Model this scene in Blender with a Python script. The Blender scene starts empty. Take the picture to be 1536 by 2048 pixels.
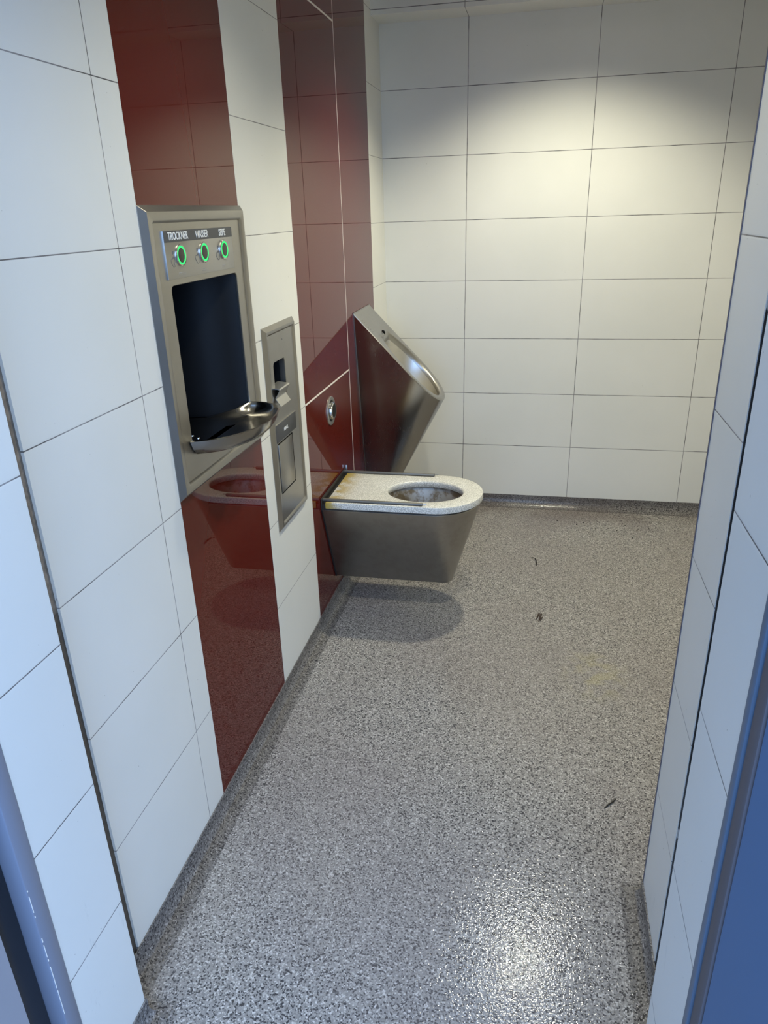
import bpy, bmesh, math, random
from mathutils import Vector, Matrix
random.seed(7)
S = bpy.context.scene
C = S.collection

# ------------------------------------------------------------------ helpers
def link(name, me, mat=None, parent=None, loc=None):
    o = bpy.data.objects.new(name, me); C.objects.link(o)
    if mat is not None: me.materials.append(mat)
    if parent is not None:
        o.parent = parent
        q = parent; wl = Vector((0, 0, 0))
        while q is not None: wl += Vector(q.location); q = q.parent
        o.location = -wl
    if loc is not None: o.location = loc
    return o

def smooth(me, ang=35):
    for p in me.polygons: p.use_smooth = True
    me.set_sharp_from_angle(angle=math.radians(ang))

def obj(name, bm, mat, parent=None, ang=35, sm=True):
    """links the bmesh (world coordinates) as one mesh object"""
    bmesh.ops.recalc_face_normals(bm, faces=bm.faces)
    me = bpy.data.meshes.new(name); bm.to_mesh(me); bm.free()
    if sm: smooth(me, ang)
    return link(name, me, mat, parent)

def thing(name, label, cat, loc, group=None):
    o = bpy.data.objects.new(name, None); C.objects.link(o)
    o.empty_display_size = .05
    o.location = loc; o['label'] = label; o['category'] = cat
    if group: o['group'] = group
    return o

def tag(o, label, cat, group=None):
    o['label'] = label; o['category'] = cat
    if group: o['group'] = group
    return o

def struct(o):
    o['kind'] = 'structure'; return o

def box(bm, x0, x1, y0, y1, z0, z1, bev=0):
    r = bmesh.ops.create_cube(bm, size=1)
    vs = r['verts']
    for v in vs:
        v.co = Vector(((x0+x1)/2+v.co.x*(x1-x0), (y0+y1)/2+v.co.y*(y1-y0), (z0+z1)/2+v.co.z*(z1-z0)))
    if bev:
        es = list({e for v in vs for e in v.link_edges})
        bmesh.ops.bevel(bm, geom=es, offset=bev, segments=2, affect='EDGES', profile=.5)
    return bm

def BM(): return bmesh.new()

def loft(bm, loops, closed=True, cap0=False, cap1=False):
    rows = [[bm.verts.new(p) for p in L] for L in loops]
    n = len(rows[0])
    for a, b in zip(rows, rows[1:]):
        for i in range(n if closed else n-1):
            j = (i+1) % n
            try: bm.faces.new((a[i], a[j], b[j], b[i]))
            except ValueError: pass
    if cap0: bm.faces.new(rows[0])
    if cap1: bm.faces.new(rows[-1])
    return rows

def rrect(y0, y1, z0, z1, r, x, n=5):
    """rounded rectangle in the plane X = x"""
    r = max(r, 1e-5); P = []
    for cy, cz, a0 in ((y1-r, z1-r, 0), (y0+r, z1-r, 90), (y0+r, z0+r, 180), (y1-r, z0+r, 270)):
        for k in range(n+1):
            a = math.radians(a0+90*k/n)
            P.append(Vector((x, cy+r*math.cos(a), cz+r*math.sin(a))))
    return P

def circ(x, cy, cz, r, n=32):
    return [Vector((x, cy+r*math.cos(2*math.pi*k/n), cz+r*math.sin(2*math.pi*k/n))) for k in range(n)]

def revolve_x(cy, cz, prof, n=40, cap=True):
    """lathe about an axis along X through (cy, cz); prof = [(x, r)]"""
    bm = BM(); loft(bm, [circ(x, cy, cz, r, n) for x, r in prof], True, False, cap); return bm

def revolve_z(cx, cy, prof, n=40, cap=True):
    bm = BM()
    loft(bm, [[Vector((cx+r*math.cos(2*math.pi*k/n), cy+r*math.sin(2*math.pi*k/n), z)) for k in range(n)] for z, r in prof], True, False, cap)
    return bm

def tube(bm, pts, r, n=6):
    pts = [Vector(p) for p in pts]; loops = []
    for i, p in enumerate(pts):
        d = (pts[min(i+1, len(pts)-1)]-pts[max(i-1, 0)]).normalized()
        u = d.cross(Vector((.3, .2, 1))).normalized(); w = d.cross(u)
        rr = r[i] if isinstance(r, (list, tuple)) else r
        loops.append([p+u*rr*math.cos(2*math.pi*k/n)+w*rr*math.sin(2*math.pi*k/n) for k in range(n)])
    loft(bm, loops, True, True, True)

# ------------------------------------------------------------------ material helpers
class NT:
    def __init__(s, name):
        s.m = bpy.data.materials.new(name); s.m.use_nodes = True
        s.t = s.m.node_tree; s.b = s.t.nodes['Principled BSDF']
    def n(s, typ, **kw):
        nd = s.t.nodes.new(typ)
        for k, v in kw.items():
            if k.startswith('i_'):
                key = k[2:]; key = int(key) if key.isdigit() else key.replace('_', ' ')
                nd.inputs[key].default_value = v
            else: setattr(nd, k, v)
        return nd
    def l(s, a, b): s.t.links.new(a, b)
    def math(s, op, a, b=None, c=None, clamp=False):
        nd = s.n('ShaderNodeMath', operation=op, use_clamp=clamp)
        for i, v in enumerate((a, b, c)):
            if v is None: continue
            if isinstance(v, (int, float)): nd.inputs[i].default_value = v
            else: s.l(v, nd.inputs[i])
        return nd.outputs[0]
    def pos(s):
        g = s.n('ShaderNodeNewGeometry'); sp = s.n('ShaderNodeSeparateXYZ'); s.l(g.outputs['Position'], sp.inputs[0])
        return g.outputs['Position'], sp.outputs[0], sp.outputs[1], sp.outputs[2]
    def rng(s, v, a, b, c=0., d=1., smooth_=True):
        nd = s.n('ShaderNodeMapRange', interpolation_type='SMOOTHSTEP' if smooth_ else 'LINEAR')
        s.l(v, nd.inputs[0])
        for i, x in zip((1, 2, 3, 4), (a, b, c, d)): nd.inputs[i].default_value = x
        return nd.outputs[0]
    def mix(s, f, a, b, bt='MIX'):
        nd = s.n('ShaderNodeMix', data_type='RGBA', blend_type=bt)
        for i, v in ((0, f), (6, a), (7, b)):
            if isinstance(v, (int, float)): nd.inputs[i].default_value = v
            elif isinstance(v, tuple): nd.inputs[i].default_value = (*v, 1) if len(v) == 3 else v
            else: s.l(v, nd.inputs[i])
        return nd.outputs[2]
    def noise(s, scale, detail=2, vec=None, rough=.5):
        nd = s.n('ShaderNodeTexNoise', i_Scale=scale, i_Detail=detail, i_Roughness=rough)
        if vec is not None: s.l(vec, nd.inputs['Vector'])
        return nd.outputs['Fac']
    def scaled(s, vec, sc):
        nd = s.n('ShaderNodeMapping'); s.l(vec, nd.inputs['Vector']); nd.inputs['Scale'].default_value = sc
        return nd.outputs[0]
    def bump(s, h, strength, dist):
        nd = s.n('ShaderNodeBump', i_Strength=strength, i_Distance=dist); s.l(h, nd.inputs['Height'])
        s.l(nd.outputs[0], s.b.inputs['Normal']); return nd
    def set(s, **kw):
        for k, v in kw.items():
            k = k.replace('_', ' ')
            if isinstance(v, (int, float, tuple)):
                s.b.inputs[k].default_value = (*v, 1) if isinstance(v, tuple) and len(v) == 3 else v
            else: s.l(v, s.b.inputs[k])
        return s.m

def plain(name, col, rough=.5, metal=0., **kw):
    return NT(name).set(Base_Color=col, Roughness=rough, Metallic=metal, **kw)

Z0 = .065     # tile course zero; joints every 0.3 m
def tile(name, axis, u0, pitch, scuff=0., jw=1.):
    """white 60 x 30 cm wall tiles with thin dark joints, vertical joints at u0 + k*pitch"""
    t = NT(name); P, x, y, z = t.pos()
    def dist(c, off, p):
        f = t.math('FRACT', t.math('MULTIPLY_ADD', c, 1/p, .5-off/p))
        return t.math('MULTIPLY', t.math('ABSOLUTE', t.math('SUBTRACT', f, .5)), p)
    dz = dist(z, Z0, .3)
    dk = t.noise(9, 3, P)
    wz = t.math('MULTIPLY_ADD', t.noise(28, 3, P), .0007*jw, .0004*jw)
    d = dz
    if axis is not None:
        du = dist(x if axis == 'x' else y, u0, pitch)
        d = t.math('MINIMUM', dz, du)
    mask = t.math('SUBTRACT', 1, t.math('MULTIPLY', t.math('SUBTRACT', d, wz), 1500, clamp=True), clamp=True)
    edge = t.math('MULTIPLY', d, 260, clamp=True)
    grout = t.mix(t.rng(dk, .42, .6), (.27, .26, .26), (.09, .085, .085))
    body = t.mix(t.rng(t.noise(2.2, 4, P), .3, .7), (.735, .735, .69), (.775, .77, .725))
    if scuff:
        s1 = t.noise(1, 5, t.scaled(P, (30, 30, 9)), .65)
        low = t.rng(z, .75, .1)
        sc = t.math('MULTIPLY', t.math('MULTIPLY', t.rng(s1, .61, .72), low), scuff)
        body = t.mix(sc, body, (.3, .3, .3))
    specks = t.math('MULTIPLY', t.rng(t.noise(130, 1, P), .795, .82), .6)
    body = t.mix(specks, body, (.2, .18, .15))
    col = t.mix(mask, body, grout)
    h = t.math('ADD', edge, t.math('MULTIPLY', t.noise(600, 2, P), .03))
    t.bump(h, .25, .001)
    return t.set(Base_Color=col, Roughness=.38, Specular_IOR_Level=.45)

def stainless(name, base=.5, rough=.27, stain=0., aniso=True, brush=(4, 4, 260), tint=(1., .965, .9)):
    t = NT(name); P, x, y, z = t.pos()
    n1 = t.noise(1, 4, t.scaled(P, brush), .6)
    n2 = t.noise(5, 4, P, .6)
    c = t.mix(t.rng(n2, .3, .7), tuple(base*.9*k for k in tint), tuple(base*k for k in tint))
    if stain:
        st = t.math('MULTIPLY', t.rng(t.noise(22, 5, P, .65), .45, .62), stain)
        c = t.mix(st, c, (.17, .12, .06))
    t.bump(n1, .05, .0003)
    r = t.math('ADD', t.math('MULTIPLY_ADD', n1, .1, rough-.05), t.math('MULTIPLY', n2, .08))
    return t.set(Base_Color=c, Metallic=1., Roughness=r)

# floor: resilient sheet with stone grain and glittering grit
def make_floor(name='speckled_floor', dark=1.):
    t = NT(name); P, x, y, z = t.pos()
    v = t.n('ShaderNodeTexVoronoi', feature='F1'); v.inputs['Scale'].default_value = 290; t.l(P, v.inputs['Vector'])
    sp = t.n('ShaderNodeSeparateColor'); t.l(v.outputs['Color'], sp.inputs[0])
    r = t.n('ShaderNodeValToRGB'); e = r.color_ramp.elements; r.color_ramp.interpolation = 'LINEAR'
    e[0].position = 0; e[0].color = (.03, .029, .033, 1); e[1].position = 1; e[1].color = (.62, .58, .55, 1)
    for p_, c_ in ((.15, (.035, .034, .037, 1)), (.24, (.21, .198, .187, 1)), (.80, (.33, .31, .288, 1)), (.93, (.50, .475, .44, 1))):
        q = e.new(p_); q.color = c_
    t.l(sp.outputs[0], r.inputs[0])
    fine = t.noise(900, 2, P)
    c = t.mix(t.rng(fine, .3, .7, 0, .22), r.outputs[0], (.23, .217, .203))
    big = t.noise(1.6, 4, P)
    c = t.mix(t.rng(big, .35, .65, 0, .3), c, (.22, .19, .178))
    # yellowish stain
    dx = t.math('SUBTRACT', x, 1.10); dy = t.math('ADD', y, 1.64)
    rr = t.math('SQRT', t.math('ADD', t.math('POWER', dx, 2), t.math('MULTIPLY', t.math('POWER', dy, 2), .5)))
    st = t.math('MULTIPLY', t.rng(rr, .16, .02), t.rng(t.noise(16, 4, P), .42, .62))
    c = t.mix(t.math('MULTIPLY', st, .3), c, (.40, .36, .16))
    # patchy darker band towards the back wall
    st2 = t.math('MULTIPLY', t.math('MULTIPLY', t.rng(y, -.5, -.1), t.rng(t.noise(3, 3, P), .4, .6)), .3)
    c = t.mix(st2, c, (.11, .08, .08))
    n3 = t.noise(260, 2, P)
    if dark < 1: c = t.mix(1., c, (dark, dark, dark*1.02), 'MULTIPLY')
    n3 = t.math('ADD', t.noise(130, 1, P), t.math('MULTIPLY', t.noise(260, 1, P), .3))
    t.bump(n3, .5, .00125)
    return t.set(Base_Color=c, Roughness=t.rng(t.noise(500, 1, P), .35, .65, .045, .10), Specular_IOR_Level=.27)

M = {}
M['floor'] = make_floor()
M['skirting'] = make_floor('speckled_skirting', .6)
M['tile_back'] = tile('tile_back', 'x', .43, .6, jw=1.6)
M['tile_left'] = tile('tile_left', 'y', -2.603, 7.0)
M['tile_jamb'] = tile('tile_jamb', None, 0, 1, scuff=.5)
M['tile_reveal'] = tile('tile_reveal', None, 0, 1, scuff=.2)
M['steel'] = stainless('brushed_steel', .43, .29)
M['steel_toilet'] = stainless('toilet_steel', .42, .27, .12, brush=(3, 3, 200))
M['steel_urinal'] = stainless('urinal_steel', .42, .21, brush=(260, 260, 3))
M['steel_bowl'] = stainless('polished_bowl_steel', .8, .26)
M['steel_stained'] = stainless('stained_bowl_steel', .42, .4, .9)
M['steel_stained'].node_tree.nodes['Principled BSDF'].inputs['Metallic'].default_value = .45
M['steel_basin'] = stainless('basin_steel', .38, .13)
M['steel_plate'] = stainless('control_plate_steel', .54, .36, tint=(1, .985, .95))
M['black'] = plain('black_plastic', (.008, .008, .009), .25)
M['matte_black'] = plain('matte_black', (.006, .006, .007), .8, Specular_IOR_Level=.05)
M['niche'] = plain('dark_niche_lining', (.008, .009, .011), .45, Specular_IOR_Level=.15)
M['dark_label'] = plain('dark_label_lacquer', (.055, .057, .062), .4)
M['white_ink'] = plain('white_ink', (.85, .85, .83), .5)
M['grey_ink'] = plain('grey_ink', (.17, .165, .155), .5)
M['chrome'] = plain('chrome', (.75, .74, .72), .12, 1.)
M['sealant'] = plain('dark_sealant', (.02, .018, .016), .5)
M['corner_trim'] = plain('corner_profile', (.13, .12, .15), .4, .3)
M['rail'] = plain('rail_grey', (.20, .195, .18), .45, .6)
M['ceiling'] = plain('ceiling_paint', (.7, .69, .66), .8)
M['painted_wall'] = plain('painted_wall', (.62, .61, .57), .7)
M['facade'] = plain('facade_paint', (.30, .30, .33), .5)
M['paving'] = plain('paving', (.22, .22, .22), .8)
M['debris'] = plain('dark_debris', (.012, .010, .009), .7)
M['leaf'] = plain('dry_leaf', (.05, .03, .022), .7)
M['rubber'] = plain('grey_rubber', (.11, .10, .11), .6)
M['frame'] = plain('frame_paint', (.22, .24, .30), .35)
M['frame_light'] = plain('frame_pale_paint', (.10, .15, .22), .4)
M['door_blue'] = plain('door_blue_paint', (.075, .14, .25), .45)

t = NT('red_glass'); t.set(Base_Color=(.10, .0085, .004), Roughness=.012, IOR=1.40)
M['red'] = t.m
t = NT('green_light_ring'); t.set(Base_Color=(.02, .3, .08), Emission_Color=(.02, 1., .2), Emission_Strength=.95); M['green'] = t.m
t = NT('lamp_diffuser'); t.set(Base_Color=(.9, .9, .85), Emission_Color=(1., .95, .84), Emission_Strength=8.); M['diffuser'] = t.m

def seat_mat():
    t = NT('speckled_mineral_seat'); P, x, y, z = t.pos()
    c = t.mix(t.rng(t.noise(330, 3, P), .38, .62), (.40, .40, .37), (.80, .79, .74))
    n = t.noise(17, 4, P, .6)
    f = t.math('MULTIPLY', t.rng(x, .12, .015), t.rng(n, .36, .56))
    c = t.mix(t.math('MULTIPLY', f, 1.), c, (.42, .30, .045))
    t.bump(t.noise(500, 2, P), .1, .0006)
    return t.set(Base_Color=c, Roughness=.32)
M['seat'] = seat_mat()

def filler_mat(name, top, bot, zs, specks=0):
    t = NT(name); P, x, y, z = t.pos()
    c = t.mix(t.rng(z, zs-.003, zs+.003), bot, top)
    c = t.mix(t.rng(t.noise(60, 4, P), .35, .65, 0, .5), c, tuple(v*.5 for v in bot))
    if specks: c = t.mix(t.rng(t.noise(16, 1, P), .66, .69), c, (.45, .43, .4))
    t.bump(t.noise(200, 2, P), .4, .003)
    return t.set(Base_Color=c, Roughness=.8)
M['filler'] = filler_mat('brown_filler', (.27, .22, .17), (.11, .085, .06), .957)
M['gap'] = filler_mat('dark_gap_filler', (.014, .012, .011), (.075, .07, .065), .62, 1)

# ------------------------------------------------------------------ the room
H = 2.76; XR = 2.2
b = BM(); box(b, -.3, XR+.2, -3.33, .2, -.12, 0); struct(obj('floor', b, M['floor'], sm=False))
b = BM(); box(b, -.3, XR+.2, -3.3, .2, H, H+.1); struct(obj('ceiling', b, M['ceiling'], sm=False))
b = BM(); box(b, -.3, XR+.2, 0, .2, 0, H); struct(obj('wall_back', b, M['tile_back'], sm=False))
b = BM(); box(b, XR, XR+.2, -2.6, 0, 0, H); struct(obj('wall_right', b, M['tile_jamb'], sm=False))
b = BM(); box(b, 0, XR, -.18, -.0005, 2.445, H); struct(obj('trim_1', b, M['tile_back'], sm=False))

# fixture cut-outs in the left wall
N1 = (-2.425, -2.045, 1.06, 1.476)           # washing niche
N2 = (-1.826, -1.714, 1.05, 1.184)           # paper dispenser opening
R1, R2 = (-2.510, -1.965), (-1.512, -.315)   # red glass stripes
b = BM()
box(b, -.3, 0, -2.995, R1[0], 0, H)
xs = -.006
def column(y0, y1, x1, holes):
    ys = sorted({y0, y1} | {h for q in holes for h in q[:2]})
    for a, c in zip(ys, ys[1:]):
        m = (a+c)/2; cuts = sorted((q[2], q[3]) for q in holes if q[0] < m < q[1]); z = 0
        for q0, q1 in cuts: box(b, -.3, x1, a, c, z, q0); z = q1
        box(b, -.3, x1, a, c, z, H)
column(R1[0], R1[1], xs, [N1])
column(R1[1], R2[0], 0, [N2])
column(R2[0], R2[1], xs, [])
column(R2[1], 0, 0, [])
struct(obj('wall_left', b, M['tile_left'], sm=False))

# red glass panels set flush in the wall
def glass(label, y0, y1, z0, z1, hole=None):
    b = BM(); g = .0012
    y0 += g; y1 -= g
    if hole:
        h0, h1, k0, k1 = hole
        loft(b, [rrect(y0, y1, z0, z1, .0005, .0, 2), rrect(h0, h1, k0, k1, .0005, .0, 2), rrect(h0, h1, k0, k1, .0005, -.006, 2), rrect(y0, y1, z0, z1, .0005, -.006, 2), rrect(y0, y1, z0, z1, .0005, .0, 2)])
        bmesh.ops.remove_doubles(b, verts=b.verts, dist=1e-5)
    else:
        box(b, -.0058, .0, y0, y1, z0, z1, .0006)
    o = obj('glass_panel', b, M['red'], sm=False)
    return tag(o, label, 'panel')
glass('tall dark red glass panel behind the steel hand wash unit', R1[0], R1[1], .066, H-.002, (-2.45, -2.02, 1.03, 1.5))
glass('red glass panel with the round flush button, behind the toilet', R2[0], -.8595, .066, .9625)
glass('tall red glass panel above the white joint over the flush button', R2[0], -.8595, .9695, 2.287)
glass('topmost red glass panel, above the upper white joint', R2[0], -.8595, 2.2935, H-.002)
glass('tall narrow red glass panel behind the urinal', -.8575, R2[1], .066, H-.002)

# pale joint profiles between the glass panels
M['joint_white'] = plain('pale_joint', (.82, .78, .72), .4)
for i, (a0, a1, c0, c1) in enumerate(((R2[0]+.001, -.861, .9628, .9692), (R2[0]+.001, -.861, 2.2872, 2.2933), (-.8608, -.8562, .068, H-.003))):
    b = BM(); box(b, -.0058, .0006, a0, a1, c0, c1); struct(obj('trim_%d' % (5+i), b, M['joint_white'], sm=False))

# coved skirting in a darkened copy of the floor material
def cove(name, path, e0=None, e1=None, h=.066, R=.042):
    """path = points in plan with the room on the right-hand side of travel"""
    prof = [(-.0, h), (.0035, h)] + [(.0035+R-R*math.cos(math.radians(a)), R-R*math.sin(math.radians(a))+.0004) for a in range(0, 91, 9)] + [(.0035+R+.002, 0.0003)]
    P = [Vector((p[0], p[1])) for p in path]
    dirs = [(q-p).normalized() for p, q in zip(P, P[1:])]
    nr = [Vector((d.y, -d.x)) for d in dirs]
    off = []
    for i in range(len(P)):
        a = nr[max(i-1, 0)]; c = nr[min(i, len(nr)-1)]
        if i == 0 and e0: a = Vector(e0)
        if i == len(P)-1 and e1: c = Vector(e1)
        m = (a+c); off.append(m/(1+a.dot(c)) if m.length > .01 else a)
    b = BM()
    loft(b, [[Vector((p.x+o.x*s, p.y+o.y*s, z)) for s, z in prof] for p, o in zip(P, off)], False)
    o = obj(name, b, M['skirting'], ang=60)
    return struct(o)
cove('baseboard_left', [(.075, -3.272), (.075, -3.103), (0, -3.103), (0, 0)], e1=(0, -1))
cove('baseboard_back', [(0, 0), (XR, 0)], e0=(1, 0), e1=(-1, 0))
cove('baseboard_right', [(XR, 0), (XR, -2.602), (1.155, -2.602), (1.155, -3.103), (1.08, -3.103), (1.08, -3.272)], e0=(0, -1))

# front wall beside the entrance with its tiled reveal
b = BM(); box(b, 1.155, XR+.2, -2.812, -2.602, 0, H); struct(obj('wall_front', b, M['tile_reveal'], sm=False))
b = BM(); box(b, 1.1535, 1.1585, -2.606, -2.5995, .066, H-.002, .001); struct(obj('trim_2', b, M['corner_trim'], sm=False))
# recessed filler strips between the walls and the entrance jambs
b = BM(); box(b, -.3, -.006, -3.103, -2.995, 0, H); struct(obj('trim_3', b, M['filler'], sm=False))
b = BM(); box(b, 1.172, 1.6, -3.103, -2.8165, 0, H); box(b, 1.1565, 1.6, -2.8163, -2.8122, 0, H); struct(obj('trim_4', b, M['gap'], sm=False))  # thin dark sheet over the wall end stands in for the dark gap
# jambs
b = BM(); box(b, -.3, .075, -3.272, -3.103, 0, H); struct(obj('wall_entrance_left', b, M['tile_jamb'], sm=False))
b = BM(); box(b, 1.08, 1.6, -3.272, -3.103, 0, H); struct(obj('wall_entrance_right', b, M['tile_jamb'], sm=False))
b = BM(); box(b, .0751, 1.0799, -3.272, -2.83, 2.16, H); box(b, 0.0001, 1.1549, -2.83, -2.602, 2.3, H); struct(obj('wall_entrance_top', b, M['tile_reveal'], sm=False))

# door: frame, right gasket, blackened left recess and the blue leaf standing open
d = bpy.data.objects.new('door_1', None); C.objects.link(d); d.location = (.58, -3.3, 0); struct(d)
b = BM(); box(b, .0, .077, -3.306, -3.273, 0, 2.2, .003); o = obj('door_frame', b, M['frame'], d); o['label'] = 'pale lavender left frame post'
b = BM(); box(b, 1.078, 1.2, -3.291, -3.2735, 0, 2.2, .002); o = obj('door_frame', b, M['frame_light'], d); o['label'] = 'light blue right frame post'
b = BM(); box(b, .0, 1.2, -3.306, -3.2735, 2.2, 2.26, .002); o = obj('door_frame', b, M['frame'], d)
b = BM(); box(b, 1.081, 1.15, -3.322, -3.2915, 0, 2.2, .004); obj('gasket_and_gap', b, M['rubber'], d)
b = BM(); box(b, .0, .045, -3.37, -3.3065, 0, 2.2, .002); o = obj('gasket_and_gap', b, M['black'], d)  # left recess: its darkness is given by a black fill, no gasket there
b = BM(); box(b, 0, .05, -.98, 0, .01, 2.18, .004)
for v in b.verts:
    a_ = math.radians(28); v.co = Vector((1.083+v.co.x*math.cos(a_)-v.co.y*math.sin(a_), -3.324+v.co.x*math.sin(a_)*.0+v.co.y*math.cos(a_), v.co.z))
obj('door_leaf', b, M['door_blue'], d)
b = BM()
for z0_, z1_ in ((.385, .392), (.398, .452), (.466, .470), (.476, .505), (.512, .521), (.57, .574), (.582, .618), (.628, .631), (.33, .384)):
    box(b, .0765, .0774, -3.3042, -3.3034+random.uniform(0, .0009), z0_, z1_)
o = obj('paint_chips', b, M['joint_white'], [q for q in d.children if q.name == 'door_frame'][0], sm=False)
# building front outside
b = BM(); box(b, -3, .076, -3.72, -3.371, 0, 3.2); box(b, .076, 1.3, -3.5, -3.31, 2.27, 3.2); box(b, 1.2, 4, -3.6, -3.31, 0, 3.2)
struct(obj('wall_outside', b, M['facade'], sm=False))
b = BM(); box(b, -6, 6, -12, -3.33, -.12, -.004); struct(obj('floor_outside', b, M['paving'], sm=False))

# ------------------------------------------------------------------ recessed panel surround
def surround(name, y0, y1, z0, z1, hole, parent, xf=.015, rim=.018, xi=.009):
    a = .012; b = BM(); h0, h1, k0, k1 = hole
    L = [rrect(y0, y1, z0, z1, .001, .0),
         rrect(y0, y1, z0, z1, .001, .0015),
         rrect(y0+a, y1-a, z0+a, z1-a, .003, xf-.001),
         rrect(y0+a+.001, y1-a-.001, z0+a+.001, z1-a-.001, .003, xf),
         rrect(y0+a+rim, y1-a-rim, z0+a+rim, z1-a-rim, .008, xf),
         rrect(y0+a+rim+.002, y1-a-rim-.002, z0+a+rim+.002, z1-a-rim-.002, .008, xf-.001),
         rrect(y0+a+rim+.0065, y1-a-rim-.0065, z0+a+rim+.0065, z1-a-rim-.0065, .009, xi),
         rrect(h0, h1, k0, k1, .014, xi),
         rrect(h0+.0015, h1-.0015, k0+.0015, k1-.0015, .013, xi-.0015),
         rrect(h0+.0015, h1-.0015, k0+.0015, k1-.0015, .013, -.012)]
    loft(b, L)
    return obj(name, b, M['steel'], parent, ang=25)

def text(s, size, y, z, x, mat, parent, name='lettering', sx=1.):
    cu = bpy.data.curves.new('lettering', 'FONT'); cu.body = s; cu.size = size; cu.extrude = .0003
    cu.align_x = 'CENTER'; cu.align_y = 'CENTER'; cu.offset = size*.008
    tmp = bpy.data.objects.new('tmp', cu); C.objects.link(tmp)
    bpy.context.view_layer.update()
    dg = bpy.context.evaluated_depsgraph_get()
    me = bpy.data.meshes.new_from_object(tmp.evaluated_get(dg))
    bpy.data.objects.remove(tmp)
    me.transform(Matrix(((0, 0, 1, x), (sx, 0, 0, y), (0, 1, 0, z), (0, 0, 0, 1))))
    me.materials.clear()
    return link(name, me, mat, parent)

# ------------------------------------------------------------------ hand washing unit
w = thing('hand_wash_unit', 'large stainless steel wall unit with dryer, water and soap sensors and projecting basin', 'hand wash unit', (0, -2.235, .981))
surround('surround', -2.512, -1.957, .981, 1.645, (-2.425, -2.042, 1.075, 1.476), w)
# niche lining, far side flaring out to the opening
b = BM()
pl = [(0.0035, -2.424), (-.03, -2.422), (-.23, -2.415), (-.245, -2.40), (-.25, -2.38), (-.25, -2.17), (-.245, -2.145), (-.23, -2.13), (-.16, -2.122), (-.10, -2.108), (-.06, -2.09), (-.03, -2.068), (-.008, -2.05), (0.0035, -2.046)]
loft(b, [[Vector((x, y, z)) for x, y in pl] for z in (1.062, 1.474)], False)
b.faces.new([b.verts.new((x, y, 1.474)) for x, y in pl]); b.faces.new([b.verts.new((x, y, 1.062)) for x, y in pl][::-1])
obj('niche', b, M['niche'], w, ang=40)
# basin: shallow dish with a thin rim
rim = [(-.19, -2.40), (-.05, -2.415), (.004, -2.424), (.012, -2.440), (.037, -2.429), (.064, -2.413), (.088, -2.388), (.109, -2.354), (.127, -2.311), (.138, -2.255), (.139, -2.21), (.134, -2.160), (.122, -2.108), (.103, -2.071), (.082, -2.050), (.055, -2.037), (.012, -2.034), (.004, -2.046), (-.03, -2.072), (-.10, -2.115), (-.19, -2.14)]
cx, cy = .02, -2.24
def ins(k, z, s=1.):
    out = []
    for x, y in rim:
        dx, dy = x-cx, y-cy; Ld = math.hypot(dx, dy); f = max(.1, (Ld-k)/Ld)
        zz = z if x > 0 else min(z, 1.112+x*.45) if x > -.06 else min(z, 1.084)
        out.append(Vector((cx+dx*f, cy+dy*f, max(zz, min(z, 1.0765)))))
    return out
b = BM()
loft(b, [ins(.04, 1.070), ins(.022, 1.074), ins(.008, 1.090), ins(.0, 1.108), ins(-.002, 1.112), ins(.002, 1.1135), ins(.005, 1.111), ins(.008, 1.102), ins(.020, 1.086), ins(.045, 1.079), ins(.10, 1.0765)], True, True, True)
o = obj('basin', b, M['steel_basin'], w, ang=60)
for (x, y) in ((-.03, -2.318), (-.056, -2.299)):
    b = revolve_z(x, y, [(1.083, .006), (1.086, .005), (1.087, .002)], 16); obj('drain_stud', b, M['chrome'], o)
# control plate
cp = BM(); box(cp, .0062, .0125, -2.437, -2.0586, 1.489, 1.5925, .0008)
cp = obj('control_plate', cp, M['steel_plate'], w)
b = BM(); box(b, .0122, .0131, -2.4365, -2.0592, 1.568, 1.592); band = obj('label_band', b, M['dark_label'], cp, sm=False)
for s_, y in (('TROCKNER', -2.368), ('WASSER', -2.243), ('SEIFE', -2.122)):
    text(s_, .0235, y, 1.5798, .0134, M['white_ink'], cp, sx=.80)
for y, dots in ((-2.368, 9), (-2.243, 6), (-2.122, 5)):
    bt = BM(); 
    loft(bt, [circ(.0120, y, 1.5385, .0245), circ(.0155, y, 1.5385, .0245), circ(.017, y, 1.5385, .0228), circ(.0165, y, 1.5385, .0212)])
    bt = obj('sensor_button', bt, M['chrome'], w)
    r_ = BM(); loft(r_, [circ(.0130, y, 1.5385, .0205), circ(.0166, y, 1.5385, .0205), circ(.0168, y, 1.5385, .0198), circ(.0162, y, 1.5385, .0164), circ(.013, y, 1.5385, .016)])
    obj('light_ring', r_, M['green'], bt)
    obj('sensor_window', revolve_x(y, 1.5385, [(.0128, .0164), (.0160, .0162), (.0162, .014)]), M['black'], bt)
    # engraved hand pictogram left of the sensor
    ic = BM(); y_, z_ = y-.037, 1.527
    pts = [(-.004, -.010), (-.010, -.003), (-.011, .003), (-.007, .007), (-.003, .005), (.000, .010), (.003, .006), (.006, .012), (.008, .006), (.007, -.002), (.004, -.006), (.006, -.011), (-.001, -.012), (-.004, -.010)]
    tube(ic, [(.0127, y_+p, z_+q) for p, q in pts], .0007, 4)
    for k in range(3): tube(ic, [(.0127, y_-.001+k*.003, z_+.014+k*.001), (.0127, y_+k*.003, z_+.022)], .0006, 4)
    obj('hand_pictogram', ic, M['grey_ink'], cp)
    br = BM()
    for r0 in range(2):
        for k in range(dots):
            if random.random() < .8:
                yy, zz = y-.016+k*.0042, 1.5005-r0*.004
                loft(br, [circ(.0125, yy, zz, .0009, 8), circ(.0131, yy, zz, .0006, 8)], True, False, True)
    o = obj('braille', br, M['steel_plate'], cp)

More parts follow.
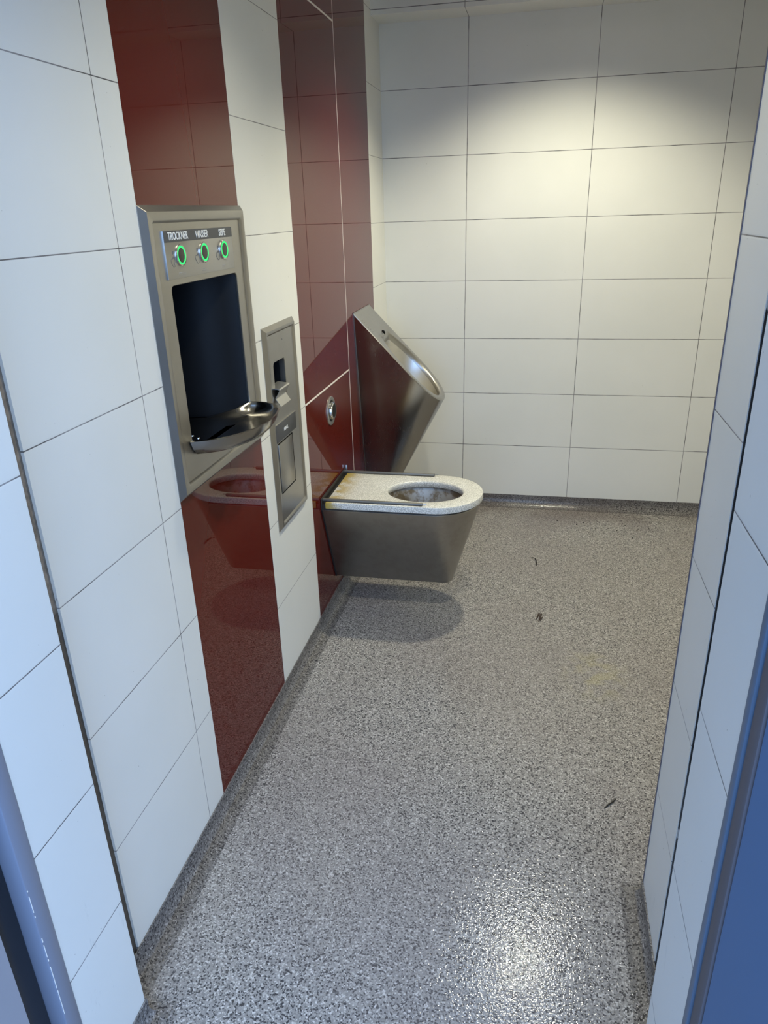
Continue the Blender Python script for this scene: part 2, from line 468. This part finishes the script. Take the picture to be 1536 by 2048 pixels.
# ------------------------------------------------------------------ paper dispenser / waste unit
w = thing('towel_and_waste_unit', 'narrow stainless steel wall unit with black towel slot above the waste flap', 'dispenser', (0, -1.738, .621))
surround('surround', -1.886, -1.590, .621, 1.298, (-1.826, -1.714, 1.062, 1.184), w, xf=.013, rim=.009, xi=.0085)
b = BM(); pl = rrect(-1.825, -1.715, 1.055, 1.183, .012, .003)
loft(b, [pl, [Vector((-.16, p.y, p.z)) for p in pl]], True, False, True); obj('dispenser_cavity', b, M['niche'], w)
b = BM()      # curved roll cover seen inside the opening
loft(b, [[Vector((-.06+.045*math.cos(math.radians(a)), y, 1.12+.07*math.sin(math.radians(a)))) for a in range(-90, 91, 10)] for y in (-1.822, -1.778)], False)
c_ = [Vector((-.06+.045*math.cos(math.radians(a)), -1.778, 1.12+.07*math.sin(math.radians(a)))) for a in range(-90, 91, 10)]
b.faces.new([b.verts.new(p) for p in c_]); obj('roll_cover', b, M['black'], w)
b = BM()      # bent sheet scoop below the opening
pr = [(-.012, 1.108), (.020, 1.104), (.026, 1.103), (.0285, 1.1), (.0275, 1.096), (.013, 1.073), (.013, 1.070), (.0285, 1.046), (.0270, 1.045), (.0115, 1.069), (.0112, 1.073), (.0255, 1.096), (.0255, 1.0995), (.020, 1.1015), (-.012, 1.105)]
loft(b, [[Vector((x, y, z)) for x, z in pr] for y in (-1.838, -1.742)], True, True, True); obj('scoop', b, M['steel_plate'], w, ang=30)
b = BM(); box(b, .0062, .011, -1.858, -1.656, .926, .985, .0006); pp = obj('name_plate', b, M['dark_label'], w)
b = BM(); box(b, .0062, .0114, -1.858, -1.656, .985, .9864); obj('plate_edge', b, M['steel_plate'], pp)
text('ABFALL', .0155, -1.7635, .9545, .0113, M['white_ink'], pp, sx=.8)
b = BM(); box(b, .0087, .0090, -1.845, -1.699, .744, .921); fl = obj('waste_gap', b, M['matte_black'], w, sm=False)
b = BM(); box(b, .0091, .0108, -1.846, -1.7085, .750, .918, .0008)
obj('waste_flap', b, M['steel'], w)
obj('lock_mark', revolve_x(-1.726, 1.243, [(.0086, .0035), (.0093, .003), (.0091, .0015)], 3), M['grey_ink'], w)

# ------------------------------------------------------------------ flush button
w = thing('flush_button', 'round chrome flush button with black face on the red glass panel', 'button', (0.001, -1.187, .862))
b = BM(); loft(b, [circ(0.0004, -1.187, .862, .0595, 48), circ(.003, -1.187, .862, .0595, 48), circ(.0042, -1.187, .862, .058, 48), circ(.0042, -1.187, .862, .0455, 48), circ(.0004, -1.187, .862, .0450, 48)])
obj('flange', b, M['steel_plate'], w)
obj('gap_ring', revolve_x(-1.187, .862, [(.0004, .0452), (.0015, .0452)], 48), M['black'], w)
b = BM(); loft(b, [circ(x, -1.187, .862, r, 48) for x, r in ((.0016, .036), (.010, .036), (.0135, .0345), (.0155, .031), (.015, .0265))])
k = obj('push_knob', b, M['chrome'], w)
obj('knob_face', revolve_x(-1.187, .862, [(.0150, .027), (.0148, .014), (.0147, .003)], 40), M['black'], k)

# ------------------------------------------------------------------ wall hung toilet
TY = -1.22
w = thing('wall_hung_toilet', 'wall-hung stainless steel toilet with pale speckled seat below the red glass', 'toilet', (0, TY, .125))
def U(xf, hw, z, x0=.0008, n=22, rx=None):
    """open U in plan: straight sides from the wall, rounded nose"""
    rx = hw if rx is None else rx
    P = [Vector((x0+(xf-rx-x0)*k/6, TY-hw, z)) for k in range(6)]
    P += [Vector((xf-rx+rx*math.sin(a), TY-hw*math.cos(a), z)) for a in [math.pi*k/n for k in range(n+1)]]
    P += [Vector((x0+(xf-rx-x0)*k/6, TY+hw, z)) for k in range(5, -1, -1)]
    return P
b = BM()
loft(b, [U(.60, .155, .507), U(.628, .183, .507), U(.630, .185, .5045), U(.517, .041, .135, rx=.041), U(.514, .038, .1315, rx=.038)], True, False, True)
obj('body', b, M['steel_toilet'], w, ang=28)
b = BM()
loft(b, [U(.61, .166, .5095), U(.6312, .187, .5095), U(.6312, .187, .5125), U(.61, .166, .5125), U(.61, .166, .5095)]); obj('seat_gasket', b, M['sealant'], w)
b = BM()
loft(b, [U(.06, .187, .50, x0=.0008, rx=.001)[:1]+[Vector((.0008, TY+.187, .50)), Vector((.0008, TY+.044, .132)), Vector((.0008, TY-.044, .132))],
         [Vector((.006, TY-.1875, .50)), Vector((.006, TY+.1875, .50)), Vector((.006, TY+.0445, .131)), Vector((.006, TY-.0445, .131))]], True, True, True)
obj('wall_gasket', b, M['sealant'], w)
# seat
hx, hy, ha, hb = .400, TY-.010, .156, .117
x0s, xc, hw = .020, .448, .190
def seat_outer(z, k=0.):
    P = []
    for i in range(13): P.append((xc+(x0s+k-xc)*i/12, TY+hw-k))
    for i in range(1, 9): P.append((x0s+k, TY+hw-k-(2*hw-2*k)*i/8))
    for i in range(1, 13): P.append((x0s+k+(xc-x0s-k)*i/12, TY-hw+k))
    for i in range(1, 32): a = -math.pi/2+math.pi*i/32; P.append((xc+(hw-k)*math.cos(a), TY+(hw-k)*math.sin(a)))
    return [Vector((x, y, z)) for x, y in P]
base = seat_outer(0)
def seat_hole(z, k=0., f=None):
    out = []
    n = len(base)
    for p in base:
        a = math.atan2((p.y-hy)/hb, (p.x-hx)/ha)
        out.append(Vector((hx+(ha+k)*math.cos(a), hy+(hb+k)*math.sin(a), z)))
    return out
ZT = .5415
b = BM()
loft(b, [seat_hole(.513, .004), seat_outer(.513, .003), seat_outer(.516, .0), seat_outer(ZT-.004, .0), seat_outer(ZT-.0012, .0012), seat_outer(ZT, .004),
         seat_hole(ZT, .008), seat_hole(ZT-.002, .003), seat_hole(ZT-.007, .0), seat_hole(.518, .0), seat_hole(.513, .004)])
bmesh.ops.remove_doubles(b, verts=b.verts, dist=1e-5)
st = obj('seat', b, M['seat'], w, ang=40)
for yy in (TY-.172, TY+.172):
    b = BM(); box(b, .003, .415, yy-.0065, yy+.0065, ZT+.0012, ZT+.0105, .0022); r_ = obj('seat_rail', b, M['rail'], w)
    b = BM(); box(b, .003, .413, yy-.0075, yy+.0055, ZT-.0003, ZT+.0015); obj('rail_shadow', b, M['sealant'], r_)  # thin dark strip stands in for the shadow line under the rail
    b = BM(); tube(b, [(.414, yy+.002, ZT+.006), (.430, yy+.002, ZT+.006)], .0022, 10); obj('rail_pin', b, M['chrome'], r_)
# bowl
b = BM()
def ell(cx_, a_, b_, z, n=48): return [Vector((cx_+a_*math.cos(2*math.pi*k/n), hy+b_*math.sin(2*math.pi*k/n), z)) for k in range(n)]
loft(b, [ell(.40, .175, .135, .5085), ell(.40, .166, .128, .50), ell(.398, .158, .12, .46), ell(.39, .13, .095, .41), ell(.375, .09, .06, .37), ell(.36, .05, .035, .35), ell(.355, .03, .022, .34)], True, False, True)
obj('bowl', b, M['steel_stained'], w, ang=80)
# hinge plate against the wall
b = BM(); box(b, .0008, .006, TY-.192, TY+.197, .505, .556, .001); box(b, .006, .0195, TY-.185, TY+.185, .512, .531)
pb = obj('hinge_plate', b, M['sealant'], w)
b = BM(); box(b, .001, .012, TY+.198, TY+.2005, .51, .568, .0008); obj('plate_cheek', b, M['steel_plate'], pb)

# ------------------------------------------------------------------ urinal
UY = -.583
w = thing('urinal', 'conical stainless steel wall urinal with slanted open top beside the corner', 'urinal', (0, UY, .3))
SL = (1.197-.775)/.397
def zs(x): return 1.197-SL*x
N = 26
def sup(a, e): c_ = math.cos(a); s_ = math.sin(a); return (math.copysign(abs(s_)**e, s_), math.copysign(abs(c_)**e, c_))
def rimU(k=0., dz=0.):
    P = []
    xc_, rx, ry = .255, .142-k, .170-k
    for i in range(7): x = .001+(xc_-.001)*i/7; P.append(Vector((x, UY-(.1635+.0065*i/7-k), zs(x)+dz)))
    for i in range(N+1):
        s_, c_ = sup(math.pi*i/N, .86); x = xc_+rx*s_; P.append(Vector((x, UY-ry*c_, zs(x)+dz)))
    for i in range(6, -1, -1): x = .001+(xc_-.001)*i/7; P.append(Vector((x, UY+(.1635+.0065*i/7-k), zs(x)+dz)))
    return P
top = rimU()
def bottomU(z=.30, hwb=.040, xf=.140):
    P = []; rx = hwb*1.1
    for i in range(7): P.append(Vector((.001+(xf-rx-.001)*i/7, UY-hwb, z)))
    for i in range(N+1):
        s_, c_ = sup(math.pi*i/N, 1.); P.append(Vector((xf-rx+rx*s_, UY-hwb*c_, z)))
    for i in range(6, -1, -1): P.append(Vector((.001+(xf-rx-.001)*i/7, UY+hwb, z)))
    return P
bot = bottomU()
def inset_plan(P, k):
    c_ = Vector((.2, UY, 0)); out = []
    for p in P:
        d_ = Vector((p.x-c_.x, p.y-c_.y)); L_ = d_.length; f = (L_-k)/L_
        x = max(.001, c_.x+d_.x*f); out.append(Vector((x, c_.y+d_.y*f, zs(x))))
    return out
def hole(k, dz, n=len(top)):
    out = []
    for p in top:
        a = math.atan2((p.y-UY)/.155, (p.x-.225)/.155)
        k_ = k; k = k_*(.35+.65*(1+math.cos(a))/2)
        x = .231+(.157-k)*math.cos(a)
        wy = (.160-k)*(.90+.10*math.cos(a))
        out.append(Vector((x, UY+wy*math.sin(a), zs(x)+dz))); k = k_
    return out
b = BM()
mids = [[p.lerp(q, f) for p, q in zip(top, bot)] for f in (.006, .25, .5, .75, .985)]
loft(b, [inset_plan(top, .004)] + mids + [bot], True, False, True)
obj('body', b, M['steel_urinal'], w, ang=30)
b = BM()
loft(b, [mids[0], inset_plan(top, .0035), hole(0, 0), hole(.005, -.001), hole(.011, -.004), hole(.018, -.011), hole(.023, -.021), hole(.026, -.034)])
obj('slanted_rim', b, M['steel'], w, ang=30)
b = BM()
h0 = hole(.026, -.034)
ctr = Vector((.10, UY, .50))
Ls = [h0]
for f, g in ((.1, .04), (.3, .14), (.55, .32), (.8, .6), (1., .9)):
    Ls.append([Vector((p.x+(ctr.x-p.x)*g, p.y+(ctr.y-p.y)*g, p.z+(ctr.z-p.z)*f)) for p in h0])
loft(b, Ls, True, False, True)
bo = obj('bowl', b, M['steel_bowl'], w, ang=80)
b = BM(); tube(b, [(.098, UY-.012, 1.083), (.108, UY-.014, 1.076)], .006, 12); o = obj('flush_nozzle', b, M['chrome'], w)
b = BM(); bmesh.ops.create_uvsphere(b, u_segments=16, v_segments=10, radius=.011, matrix=Matrix.Translation((.100, UY+.004, 1.086))); obj('nozzle_hole', b, M['matte_black'], o)
# faint engraved maker's mark, running down the slant
b = BM()
for i in range(6):
    x = .030+i*.0095; y = UY-.131
    box(b, x, x+.0062, y-.0035, y+.0035, zs(x+.003)-.0002, zs(x+.003)+.0004)
obj('engraved_mark', b, M['grey_ink'], w, sm=False)
b = BM()
loft(b, [[Vector((.0006, UY-.1665, 1.199)), Vector((.0006, UY+.1665, 1.199)), Vector((.0006, UY+.043, .298)), Vector((.0006, UY-.043, .298))],
         [Vector((.0035, UY-.1665, 1.199)), Vector((.0035, UY+.1665, 1.199)), Vector((.0035, UY+.043, .298)), Vector((.0035, UY-.043, .298))]], True, True, True)
obj('wall_flange', b, M['steel'], w, sm=False)

# ------------------------------------------------------------------ bits on the floor
def twig(pts, r, label, mat='debris', name='twig'):
    b = BM(); tube(b, pts, r, 6); return tag(obj(name, b, M[mat]), label, 'twig')
twig([(.866, -.700, .003), (.872, -.725, .004), (.874, -.755, .004), (.873, -.778, .003)], [.0022, .0032, .003, .0015], 'thin black twig lying on the floor right of the toilet')
twig([(1.086, -2.312, .003), (1.098, -2.297, .004), (1.112, -2.283, .004), (1.124, -2.266, .003)], [.001, .0022, .0024, .001], 'thin dark twig on the floor near the entrance')
b = BM()
for i in range(6):
    x, y = .893+random.uniform(-.012, .014), -1.262+random.uniform(-.02, .02)
    tube(b, [(x-.004, y-.018, .002), (x, y, .005), (x+.006, y+.018, .002)], [.001, .0035, .001], 5)
tag(obj('leaf_scrap', b, M['leaf']), 'small brown crumpled leaf scrap in the middle of the floor', 'leaf')
crumb = BM(); bmesh.ops.create_icosphere(crumb, subdivisions=1, radius=.0045)
for v in crumb.verts: v.co = Vector((v.co.x*1.3, v.co.y*.8, v.co.z*.5))*random.uniform(.85, 1.1)
first = obj('dirt_crumb', crumb, M['debris'])
cl = [(.853, -.693), (1.083, -.245), (1.18, -.29), (1.235, -.23), (1.29, -.30), (1.34, -.22), (1.40, -.27), (1.46, -.25), (1.36, -.38), (.98, -.20), (1.12, -.21)]
for i, (x, y) in enumerate(cl):
    o = first if i == 0 else first.copy()
    if i: C.objects.link(o)
    o.location = (x, y, .0022); o.rotation_euler = (0, 0, random.uniform(0, 3)); s_ = random.uniform(.7, 1.4); o.scale = (s_, s_, 1)
    if i == 0: tag(o, 'tiny black crumb just beside the black twig', 'dirt')
    else: tag(o, 'tiny dark crumb of dirt on the floor by the back wall', 'dirt', 'dirt crumbs along the back wall')

# ------------------------------------------------------------------ lights
def downlight(x, y, label, power):
    w = thing('ceiling_downlight', label, 'ceiling light', (x, y, H), 'recessed ceiling downlights')
    b = revolve_z(x, y, [(H-.0005, .085), (H-.006, .083), (H-.007, .070), (H-.0005, .062)], 40, False); obj('trim_ring', b, M['steel_plate'], w)
    b = revolve_z(x, y, [(H-.0008, .062), (H-.002, .060), (H-.003, .02)], 40); obj('diffuser', b, M['diffuser'], w)
    L = bpy.data.lights.new('downlight_lamp', 'SPOT'); L.energy = power; L.color = (1., .955, .74)
    L.spot_size = math.radians(118); L.spot_blend = .62; L.shadow_soft_size = .045
    o = bpy.data.objects.new('downlight_lamp', L); C.objects.link(o); o.parent = w; o.location = (0, 0, -.02)
downlight(.92, -.85, 'round recessed ceiling downlight in front of the back wall', 138)
downlight(.92, -2.27, 'round recessed ceiling downlight near the entrance', 72)

W = bpy.data.worlds.new('daylight'); S.world = W; W.use_nodes = True
nt = W.node_tree; bg = nt.nodes['Background']; bg.inputs[0].default_value = (.36, .58, 1., 1)
tc = nt.nodes.new('ShaderNodeTexCoord'); vm = nt.nodes.new('ShaderNodeVectorMath'); vm.operation = 'DOT_PRODUCT'
vm.inputs[1].default_value = Vector((.65, -.5, .55)).normalized(); nt.links.new(tc.outputs['Generated'], vm.inputs[0])
mr = nt.nodes.new('ShaderNodeMapRange'); nt.links.new(vm.outputs['Value'], mr.inputs[0])
for i, x in zip((1, 2, 3, 4), (0., 1., .9, 7.0)): mr.inputs[i].default_value = x
nt.links.new(mr.outputs[0], bg.inputs[1])

# ------------------------------------------------------------------ camera
f_, rx, ry, rz = 1440.2, -.3953, .0317, .2181
Rz = Matrix.Rotation(rz, 3, 'Z'); Rx = Matrix.Rotation(rx, 3, 'X'); Ry = Matrix.Rotation(ry, 3, 'Y')
R = Rz @ Rx @ Ry
rt, fw, up = R.col[0], R.col[1], R.col[2]
cam = bpy.data.cameras.new('camera'); co = bpy.data.objects.new('camera', cam); C.objects.link(co)
m = Matrix(((rt[0], up[0], -fw[0], .8344), (rt[1], up[1], -fw[1], -3.9937), (rt[2], up[2], -fw[2], 1.618), (0, 0, 0, 1)))
co.matrix_world = m
cam.sensor_fit = 'VERTICAL'; cam.sensor_height = 36; cam.lens = f_*36/2048; cam.clip_start = .02
S.camera = co
S.cycles.sample_clamp_indirect = 4.
S.view_settings.view_transform = 'Standard'; S.view_settings.look = 'None'; S.view_settings.gamma = 1
S.view_settings.use_curve_mapping = False; S.view_settings.exposure = 0
